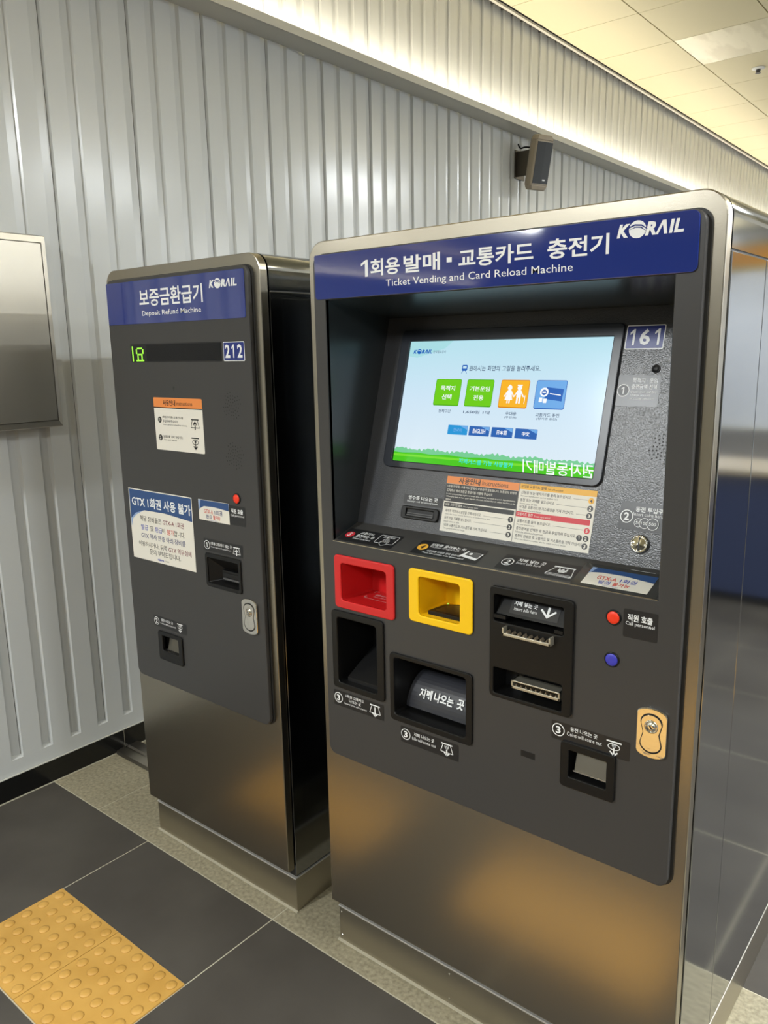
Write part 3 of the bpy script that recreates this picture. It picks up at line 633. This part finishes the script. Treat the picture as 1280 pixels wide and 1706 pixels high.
# hedge and grass
P = [(sx(0), sz(.93))]; n = 90
for k in range(n+1): P.append((sx(k/n), sz(.905-.02*abs(math.sin(k*1.35))-.006*math.sin(k*.41)-random.random()*.008)))
P.append((sx(1), sz(.93))); a.lay([P], STR, 1); 
P = [(sx(0), sz(1))]+[(sx(k/40), sz(.922+.004*math.sin(k*.9))) for k in range(41)]+[(sx(1), sz(1))]; a.lay([P], SGR, 2)
a.rect(sx(0), sx(1), sz(.955), sz(.937), em('screen_grass_light', (120, 222, 50)), 3)
a.text('지폐거스름 기능 사용불가', sx(.367), sx(.638), sz(.975), sz(.936), SCY, 4, .012)
a.text('권자동발매기', sx(.680), sx(.998), sz(.998), sz(.902), SW, 5, .01, .15, mirror=True)  # reflection of a sign in the glass, painted as glowing mirrored lettering
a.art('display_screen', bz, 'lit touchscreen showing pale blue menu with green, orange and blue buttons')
# control panel fittings
def bplate(T, x0, x1, z0, z1, r=.003): a = Art(T); a.rect(x0, x1, z0, z1, LABEL, 0, r); return a
a = Art(CP); a.rect(1.4755, 1.5525, .4175, .4655, WHITE, 0, .003); a.rect(1.4775, 1.5505, .4195, .4635, MATS['badge_blue'], 1, .002); a.one(1.484, 1.494, .4255, .4575, WHITE, 2); a.text('6', 1.5035, 1.5245, .4255, .4575, WHITE, 2, .03); a.one(1.533, 1.543, .4255, .4575, WHITE, 2); a.art('number_badge', R2)
b = MB(); b.lathe([(.0085, 0), (.0085, .0012), (.007, .002), (.0065, .0005), (.001, .0005)], BLACKM, CP @ Matrix.Translation((1.545, .379, 0))); b.build('sensor_eye', R2)
a = bplate(CP, 1.474, 1.558, .305, .367); a.num(1.4865, .336, .0125, '1'); a.text('목적지 · 운임', 1.503, 1.552, .351, .361, WHITE, 1, .015); a.text('충전금액 선택', 1.502, 1.552, .339, .349, WHITE, 1, .015)
a.text('Destination and fare', 1.502, 1.553, .3315, .336, WHITE); a.text('Charge amount', 1.502, 1.541, .3245, .3295, WHITE); a.text('of money selection', 1.502, 1.549, .318, .3225, WHITE); a.art('label_plate', R2)
speaker_dots(R2, CP, 1.583, .226, .028)
a = bplate(CP, 1.5175, 1.604, .067, .121); a.num(1.5315, .0925, .0128, '2'); a.text('동전 투입구', 1.547, 1.600, .103, .113, WHITE, 1, .02); a.text('Insert coins here', 1.544, 1.601, .0955, .102, WHITE)
for cx_, r_, s_ in ((1.556, .0085, '50'), (1.568, .0102, '100'), (1.584, .0115, '500')): a.disc(cx_, .0845-.002, r_, WHITE, 1+int((cx_-1.55)*200)); a.disc(cx_, .0825, r_*.90, LABEL, 2+int((cx_-1.55)*200)); a.text(s_, cx_-r_*.6, cx_+r_*.6, .0795, .0855, WHITE, 4+int((cx_-1.55)*200), .01)
a.art('label_plate', R2)
b = MB(); CT = CP @ Matrix.Translation((1.5655, .043, 0)); b.lathe([(.0178, 0), (.0178, .004), (.0165, .0068), (.0145, .0072), (.0138, .0060), (.0125, .0062), (.007, .0078), (.001, .0082)], CHROME, CT, 24); o = b.build('coin_slot', R2); o['label'] = 'round chrome coin inlet'
b = MB(); b.box(-.0011, .0011, -.0125, .0125, .0035, .0086, BLACKM, CT); b.build('coin_opening', o)
# receipt
a = bplate(CP, .995, 1.104, .060, .082); a.text('영수증 나오는 곳', 1.008, 1.091, .0715, .0805, WHITE, 1, .02); a.text('Receipt will be issued here', 1.006, 1.092, .0640, .0695, WHITE); a.art('label_plate', R2)
b = MB(); b.mesh(flat([rrect(.996, 1.101, .026, .056, .008, 5), rrect(1.010, 1.088, .033, .049, .002)], .006, .002), BLACK, CP); o = b.build('receipt_slot', R2)
b = MB(); b.box(1.010, 1.088, .033, .049, .0002, .001, BLACKM, CP); b.box(1.012, 1.086, .039, .041, .001, .003, GREYP, CP); b.box(1.012, 1.086, .034, .036, .001, .004, GREYP, CP); b.build('slot_mouth', o)
# instruction sticker
a = Art(CP, .0006); SX0, SX1, SZ0, SZ1 = 1.108, 1.466, .010, .134; XM = 1.293
a.rect(SX0, SX1, SZ0, SZ1, PAPER, 0); a.rect(SX0, XM-.001, .118, .1345, ORANGE, 1); a.text('사용안내', 1.140, 1.196, .1195, .1335, BLACKP, 2, .02); a.text('Instructions', 1.201, 1.266, .1215, .1320, BLACKP, 2)
a.rect(SX0, XM-.001, .078, .1175, LABEL, 1)
for s_, x1_, z_, h_ in (('1회용(우대용) 교통카드 발매시 보증금이 필요합니다. 보증금의 반환은', 1.289, .1085, .0065), ('도착하신 역의 보증금 환급기를 이용해 주십시오.', 1.232, .0995, .0065), ('In case you purchase a general ticket (free ticket), you need to put in deposit money.', 1.289, .0925, .0042), ('When you want to have your deposit refunded, use the deposit refund machine at the', 1.289, .0865, .0042), ('station.', 1.126, .0805, .0042)): a.text(s_, SX0+.004, x1_, z_, z_+h_, PAPER, 2, .006)
a.rect(SX0+.002, XM-.004, .0655, .0755, BLACKP, 1, .001); a.text('1회용 교통카드 발매', SX0+.005, 1.158, .0680, .0738, PAPER, 2, .01); a.text('Sale of general ticket', 1.161, 1.200, .0680, .0715, PAPER, 2)
rows = [('목적지 역명이나 운임을 선택 하십시오.', 'Select the station of your destination or transportation fare.', 1.210, .0535, '1'), ('동전 또는 지폐를 넣으십시오.', 'Insert coins or bills.', 1.188, .0375, '2'), ('1회용 교통카드와 거스름돈을 가져 가십시오.', 'Take general ticket and change.', 1.232, .0215, '3')]
for s_, e_s, x1_, z_, n_ in rows:
    a.text(s_, SX0+.008, x1_, z_, z_+.0068, BLACKP, 1, .008); a.text(e_s, SX0+.008, SX0+.008+len(e_s)*.0019, z_-.0062, z_-.0022, GREYP, 1); a.line([(x1_+.006, z_+.002), (XM-.018, z_+.002)], .0006, GREYP, 1); a.num(XM-.010, z_+.002, .0062, n_, PAPER, BLACKP, False)
a.rect(XM-.0006, XM+.0006, SZ0, SZ1, GREYP, 1)
a.rect(XM+.001, SX1, .1225, .1345, AMBER, 1); a.text('우대용 교통카드 발매', XM+.004, XM+.062, .1255, .1318, BLACKP, 2, .01); a.text('Sale of free ticket', XM+.066, XM+.100, .1258, .1295, BLACKP, 2)
a.rect(XM+.001, SX1-.006, .0645, .0755, REDP, 1, .001); a.text('교통카드 충전', XM+.004, XM+.040, .0670, .0735, PAPER, 2, .01); a.text('Transit card reload', XM+.043, XM+.080, .0672, .0710, PAPER, 2)
rows = [('신분증 또는 복지카드를 올려 놓으십시오.', 'Put your identification card or welfare card.', XM+.120, .1125, ('4',), AMBER), ('동전 또는 지폐를 넣으십시오.', 'Insert coins or bills.', XM+.085, .0970, ('2',), BLACKP), ('우대용 교통카드와 거스름돈을 가져 가십시오.', 'Take free ticket and change.', XM+.130, .0825, ('3',), BLACKP),
        ('교통카드를 올려 놓으십시오.', 'Put your transit card.', XM+.084, .0525, ('5',), REDP), ('충전금액을 선택한 후 현금을 투입하여 주십시오.', 'Select the amount and insert cash.', XM+.142, .0370, ('1', '2'), BLACKP), ('충전이 완료된 후 교통카드 및 거스름돈을 가져 가십시오.', 'When the reload is complete, take the transit card and change.', XM+.160, .0215, ('3',), BLACKP)]
for s_, e_s, x1_, z_, ns, mm in rows:
    a.text(s_, XM+.006, x1_, z_, z_+.0068, BLACKP, 1, .008); a.text(e_s, XM+.006, XM+.006+len(e_s)*.0019, z_-.0062, z_-.0022, GREYP, 1)
    if x1_+.008 < SX1-.03: a.line([(x1_+.005, z_+.002), (SX1-.018-(.014 if len(ns) > 1 else 0), z_+.002)], .0006, GREYP, 1)
    for q, n_ in enumerate(ns[::-1]): a.num(SX1-.010-q*.014, z_+.001, .0062, n_, BLACKP if mm is AMBER else PAPER, mm, False)
a.art('instruction_sticker', R2, 'white instruction sticker with orange, amber and red headings')
# shelf labels
b_ = bplate(SHF, .872, 1.034, .007, .063, .004); a = b_; a.num(.8905, .036, .0125, '5', WHITE, REDP, False, shear=.2)
a.text('교통카드', .914, .955, .0445, .0545, WHITE, 1, .015); a.text('충전하는 곳', .910, .964, .030, .042, WHITE, 1, .02); a.text('Travel card here', .908, .962, .0205, .0275, WHITE)
a.line(rrect(.974, 1.027, .022, .056, .003, 3), .0012, WHITE, 1, True); a.text('교통카드', .983, 1.018, .045, .053, WHITE, 1, .01)
a.lay([rrect(.992, 1.010, .014, .036, (.008, .008, .002, .002), 4)], LABEL, 2)
a.line([(.990, .030), (.993, .018), (1.001, .012), (1.010, .017), (1.012, .034)], .0012, WHITE, 3)
for q in range(4): a.line([(.994+q*.0045, .026), (.994+q*.0045, .040+(.004 if q in (1, 2) else 0))], .0011, WHITE, 3)
a.art('label_plate', sh)
a = bplate(SHF, 1.087, 1.258, .008, .064, .004); a.num(1.104, .0365, .013, '4', BLACKP, AMBER, False, shear=.2); a.text('신분증 올려놓는 곳', 1.118, 1.208, .0465, .0575, WHITE, 1, .02); a.text('Put your ID card here', 1.120, 1.196, .0385, .0455, WHITE)
a.text('사진면을 아래로 향해 주십시오', 1.122, 1.212, .0220, .0300, WHITE, 1, .005); a.text('Place the photo side downward', 1.116, 1.222, .0130, .0200, WHITE)
a.lay([[(1.205, .027), (1.250, .020), (1.256, .046), (1.216, .050)]], WHITE, 1); a.lay([[(1.216, .034), (1.250, .027), (1.253, .045), (1.219, .050)]], GREYP, 2); a.disc(1.228, .040, .004, WHITE, 3); a.art('label_plate', sh)
a = bplate(SHF, 1.302, 1.476, .008, .064, .004); a.num(1.3185, .0365, .0135, '2', shear=.2); a.text('지폐 넣는 곳', 1.337, 1.398, .044, .0555, WHITE, 1, .02); a.text('Insert bills here', 1.338, 1.392, .035, .043, WHITE)
a.line([(1.423, .048), (1.410, .022), (1.466, .019), (1.460, .048)], .0014, WHITE, 1, True); a.rect(1.418, 1.463, .047, .051, WHITE, 2); a.text('₩', 1.430, 1.450, .030, .044, WHITE, 2, .03)
for q in range(3): a.line([(1.411, .0255-q*.0035), (1.466, .0235-q*.0035)], .0008, WHITE, 1)
a.art('label_plate', sh)
a = Art(SHF, .0006, .00025); a.rect(1.472, RX1-.003, .001, .080, mat('clear_label_grey', (60, 60, 58), .12), 0); a.rect(1.490, 1.617, .010, .068, PAPER, 1); a.lay([[(1.490, .068), (1.617, .068), (1.617, .046), (1.56, .054), (1.515, .054), (1.490, .049)]], STRIPE, 2); a.lay([[(1.490, .068), (1.500, .068), (1.494, .050), (1.490, .046)]], STRIPEL, 3)
a.text('GTX-A', 1.512, 1.550, .031, .043, TXTRED, 2, .012); a.text('1회권', 1.557, 1.588, .031, .044, BLUEINK, 2, .012); a.text('발권', 1.520, 1.543, .0175, .0290, BLUEINK, 2, .012); a.text('불가능', 1.548, 1.580, .0175, .0290, TXTRED, 2, .02); a.text('KORAIL 한국철도공사', 1.532, 1.562, .0125, .0150, BLUEINK, 2)
a.line([(1.560, .0795), (1.607, .0795)], .0006, WHITE, 2); a.art('small_notice', sh, 'white notice with a blue band under clear film')
# pockets
o = pocket(R2, 'card_reader_pocket', (.8715, 1.052, .981, 1.1105), (.892, 1.029, 1.0005, 1.0915), yf, .105, RED, (.004, .004, -.002, .022)); o['label'] = 'red recessed card reader pocket'
a = Art(frame((0, yf, 1.0), (1, 0, 0), (0, 1, .0)), .0014); a.line([(.920, .055), (.920, .045), (.930, .045)], .0012, WHITE, 1); a.line([(.920, .083), (.920, .092), (.930, .092)], .0012, WHITE, 1); a.line([(1.010, .045), (1.018, .045), (1.018, .055)], .0012, WHITE, 1); a.line([(1.010, .092), (1.018, .092), (1.018, .083)], .0012, WHITE, 1); a.text('교통카드 올려놓는 곳', .935, 1.005, .066, .076, WHITE, 1, .01); a.text('Place your card here', .94, 1.0, .054, .060, WHITE, 1); a.line([(.925, .040), (1.02, .040)], .0008, WHITE, 1); a.art('floor_marking', o)
o = pocket(R2, 'id_reader_pocket', (1.0935, 1.2595, .9925, 1.1135), (1.120, 1.228, 1.0095, 1.0975), yf, .095, YELLOW, (.004, .004, .004, .020)); o['label'] = 'yellow recessed identity card pocket'
b = MB(); b.prism([(1.134, .020), (1.140, .068), (1.165, .084), (1.223, .084), (1.223, .012), (1.134, .012)], lambda x, d: (x, yf+d, 1.0100), lambda x, d: (x, yf+d, 1.0185), BLACK); b.prism([(1.146, .024), (1.150, .064), (1.169, .076), (1.219, .076), (1.219, .020), (1.150, .020)], lambda x, d: (x, yf+d, 1.0185), lambda x, d: (x, yf+d, 1.0190), GLASSB)
b.build('scanner_bed', o, bevel=.001); b = MB(); b.lathe([(.0014, 0), (.0014, .001)], mat('tiny_led', (20, 60, 10), .3, emit=(150, 255, 90), estr=2.5), Matrix.Translation((1.143, yf+.075, 1.0185)), 8); b.build('status_light', o)
o = pocket(R2, 'ticket_outlet', (.857, 1.0185, .774, .9725), (.875, .997, .7895, .9555), yf, .13, BLACK, (.002, .002, .0, .020), minner=BLACK)
b = MB(); b.box(.988, .996, yf+.015, yf+.03, .880, .935, BLACKM); b.prism([(0, .79), (.0, .80), (.10, .852), (.115, .852), (.115, .79)], lambda d, z: (.890, yf+d+.012, z), lambda d, z: (.990, yf+d+.012, z), BLACKM)
for q in range(4): b.box(.900+q*.024, .904+q*.024, yf+.02, yf+.03, .792, .800, GREYP)
b.build('outlet_guide', o)
o = pocket(R2, 'bill_outlet', (1.0355, 1.2595, .7405, .9055), (1.048, 1.243, .7555, .8945), yf, .12, BLACK, (.010, .010, .0, .03), minner=BLACK)
b = MB(); P = []
for k in range(13):
    a_ = k/12; ang = math.radians(5+78*a_); P.append((.098-.062*math.sin(ang), .752+.086*math.cos(ang)))
for i in range(len(P)-1):
    (d0, q0), (d1, q1) = P[i], P[i+1]
    l0, l1 = 1.062+.0*i, 1.062
    b.poly([(l0-.012*i/12, yf+d0, q0), (1.241, yf+d0, q0), (1.241, yf+d1, q1), (l1-.012*(i+1)/12, yf+d1, q1)], FLAP)
for f in b.bm.faces: f.smooth = True
b.poly([(1.062-.012*i/12, yf+p[0], p[1]) for i, p in enumerate(P)]+[(1.062, yf+.098, .752)], FLAP)
b.build('curved_flap', o, normals=True)
i0 = 8; Tn = frame((0, yf+P[i0][0], P[i0][1]), (1, 0, 0), (0, P[i0-1][0]-P[i0+1][0], P[i0-1][1]-P[i0+1][1]))
a = Art(Tn, .0030); a.text('지폐', 1.085, 1.120, -.010, .0125, WHITE, 1, .03); a.text('나오는', 1.126, 1.179, -.010, .0125, WHITE, 1, .03); a.text('곳', 1.189, 1.207, -.010, .0125, WHITE, 1, .03); a.art('flap_lettering', o)
# bill acceptor
b = MB(); b.mesh(flat([rrect(1.302, 1.4865, .8735, 1.1115, .010, 5), rrect(1.312, 1.4655, 1.038, 1.094, .004, 3), rrect(1.312, 1.4655, .882, .938, .004, 3)], .007, .0025, 3), BLACK, front(yf))
b.box(1.306, 1.482, yf+.0455, yf+.047, .878, 1.107, BLACKM)
for z0_, z1_ in ((1.038, 1.094), (.882, .938)):
    for pl in ([(1.312, z0_), (1.4655, z0_)], [(1.4655, z0_), (1.4655, z1_)], [(1.4655, z1_), (1.312, z1_)], [(1.312, z1_), (1.312, z0_)]):
        (p, q), (p2, q2) = pl; b.poly([(p, yf-.004, q), (p2, yf-.004, q2), (p2, yf+.046, q2), (p, yf+.046, q)], BLACK)
ac = b.build('bill_acceptor', R2, normals=False)
b = MB(); b.poly([(1.314, yf+.030, 1.094), (1.464, yf+.030, 1.094), (1.464, yf+.000, 1.052), (1.314, yf+.000, 1.052)], BLACK); b.box(1.312, 1.340, yf-.008, yf+.01, 1.0455, 1.0525, BLACK); b.box(1.448, 1.4655, yf-.008, yf+.01, 1.0405, 1.0475, BLACK); b.build('slot_hood', ac, normals=False)
a = Art(frame((0, yf+.000, 1.052), (1, 0, 0), (0, .030, .042)), .0008); a.rect(1.341, 1.448, .006, .038, LABEL, 0, .002); a.text('지폐 넣는 곳', 1.347, 1.399, .024, .034, WHITE, 1, .02); a.text('Insert bills here', 1.350, 1.401, .014, .021, WHITE, 1)
a.line([(1.424, .032), (1.424, .016)], .005, WHITE, 1); a.line([(1.409, .026), (1.424, .013), (1.439, .026)], .004, WHITE, 2); a.art('label_plate', ac)
def billslot(x0, x1, z0, z1, y0, n, top=True):
    b = MB(); t_ = .004
    if top: b.box(x0, x1, y0, y0+.030, z1-.003, z1, SLOTM)
    b.box(x0, x1, y0, y0+.030, z0, z0+.0015, SLOTM);  b.box(x0, x1, y0, y0+.003, z0, z0+.006, SLOTM); b.box(x0, x0+t_, y0, y0+.03, z0, z1, SLOTM); b.box(x1-t_, x1, y0, y0+.03, z0, z1, SLOTM); b.box(x0, x1, y0+.024, y0+.026, z0, z1, TEETH)
    o = b.build('bill_slot', ac, bevel=.0006); o['label'] = 'pale metal bill slot with teeth'
    b = MB()
    for k in range(n):
        xx = x0+.010+(x1-x0-.020)*k/(n-1); b.prism([(-.003, 0), (.003, 0), (0, .006)], lambda x, z: (xx+x, y0+.003, z0+.005+z), lambda x, z: (xx+x, y0+.024, z0+.005+z), TEETH)
    b.build('slot_teeth', o)
billslot(1.340, 1.447, 1.0165, 1.0330, yf-.022, 8, False)
billslot(1.347, 1.456, .896, .914, yf+.006, 9)
# labels below pockets
a = bplate(front(yf), .853, 1.0125, .724, .7635); a.num(.8685, .745, .0135, '3'); a.text('1회용 교통카드', .893, .951, .7515, .7595, WHITE, 1, .015); a.text('나오는 곳', .903, .941, .7405, .7495, WHITE, 1, .015); a.text('General ticket will come out', .887, .959, .733, .738, WHITE); arrow_icon(a, .985, .744, .0165, WHITE, False); a.art('label_plate', R2)
a = bplate(front(yf), 1.0615, 1.2225, .690, .730); a.num(1.0765, .7115, .0135, '3'); a.text('지폐 나오는 곳', 1.100, 1.157, .7145, .7235, WHITE, 1, .015); a.text('Bills will come out', 1.095, 1.161, .704, .7115, WHITE); arrow_icon(a, 1.191, .711, .0165, WHITE, False, won=True); a.art('label_plate', R2)
a = bplate(front(yf), 1.4435, 1.604, .8195, .858); a.num(1.4585, .8405, .0135, '3'); a.text('동전 나오는 곳', 1.484, 1.540, .845, .8545, WHITE, 1, .015); a.text('Coins will come out', 1.477, 1.549, .8345, .8425, WHITE); arrow_icon(a, 1.573, .8385, .0165, WHITE, False, coin=True); a.art('label_plate', R2)
a = bplate(front(yf), 1.5805, 1.6435, 1.062, 1.1155); a.text('직원 호출', 1.588, 1.634, 1.0935, 1.107, WHITE, 1, .025); a.text('Call personnel', 1.585, 1.638, 1.084, 1.0925, WHITE, 1, .005); a.art('label_plate', R2)
button(R2, 1.562, 1.094, .0145, yf, BTNR, 'red call button'); button(R2, 1.562, 1.0125, .0145, yf, BTNB, 'blue round button')
b = MB(); b.box(1.376, 1.408, yf-.0006, yf+.001, .7575, .7705, BLACKM); b.build('small_slot', R2)
o = pocket(R2, 'coin_tray', (1.466, 1.579, .7265, .823), (1.484, 1.5615, .750, .8065), yf, .045, BLACK, (0, 0, 0, 0), .006, .008, .002)
b = MB(); b.poly([(1.493, yf+.016, .803), (1.5605, yf+.016, .803), (1.5605, yf+.004, .762), (1.493, yf+.004, .762)], FS); b.poly([(1.493, yf+.016, .803), (1.493, yf+.004, .762), (1.486, yf+.02, .762), (1.486, yf+.024, .805)], FS); b.box(1.491, 1.5610, yf+.002, yf+.006, .7605, .7635, CHROME2); b.build('tray_flap', o)
lock(R2, 1.6155, 1.6715, .843, .940, yf)
# plinth screws
for (xx, zz) in ((.812, .088), (.812, .018), (1.166, .088), (1.166, .018)):
    b = MB(); b.lathe([(.0028, 0), (.0026, .0012), (.001, .0018)], CHROME2, front(.364) @ Matrix.Translation((xx, zz, 0)), 10); b.build('plinth_screw', R2)
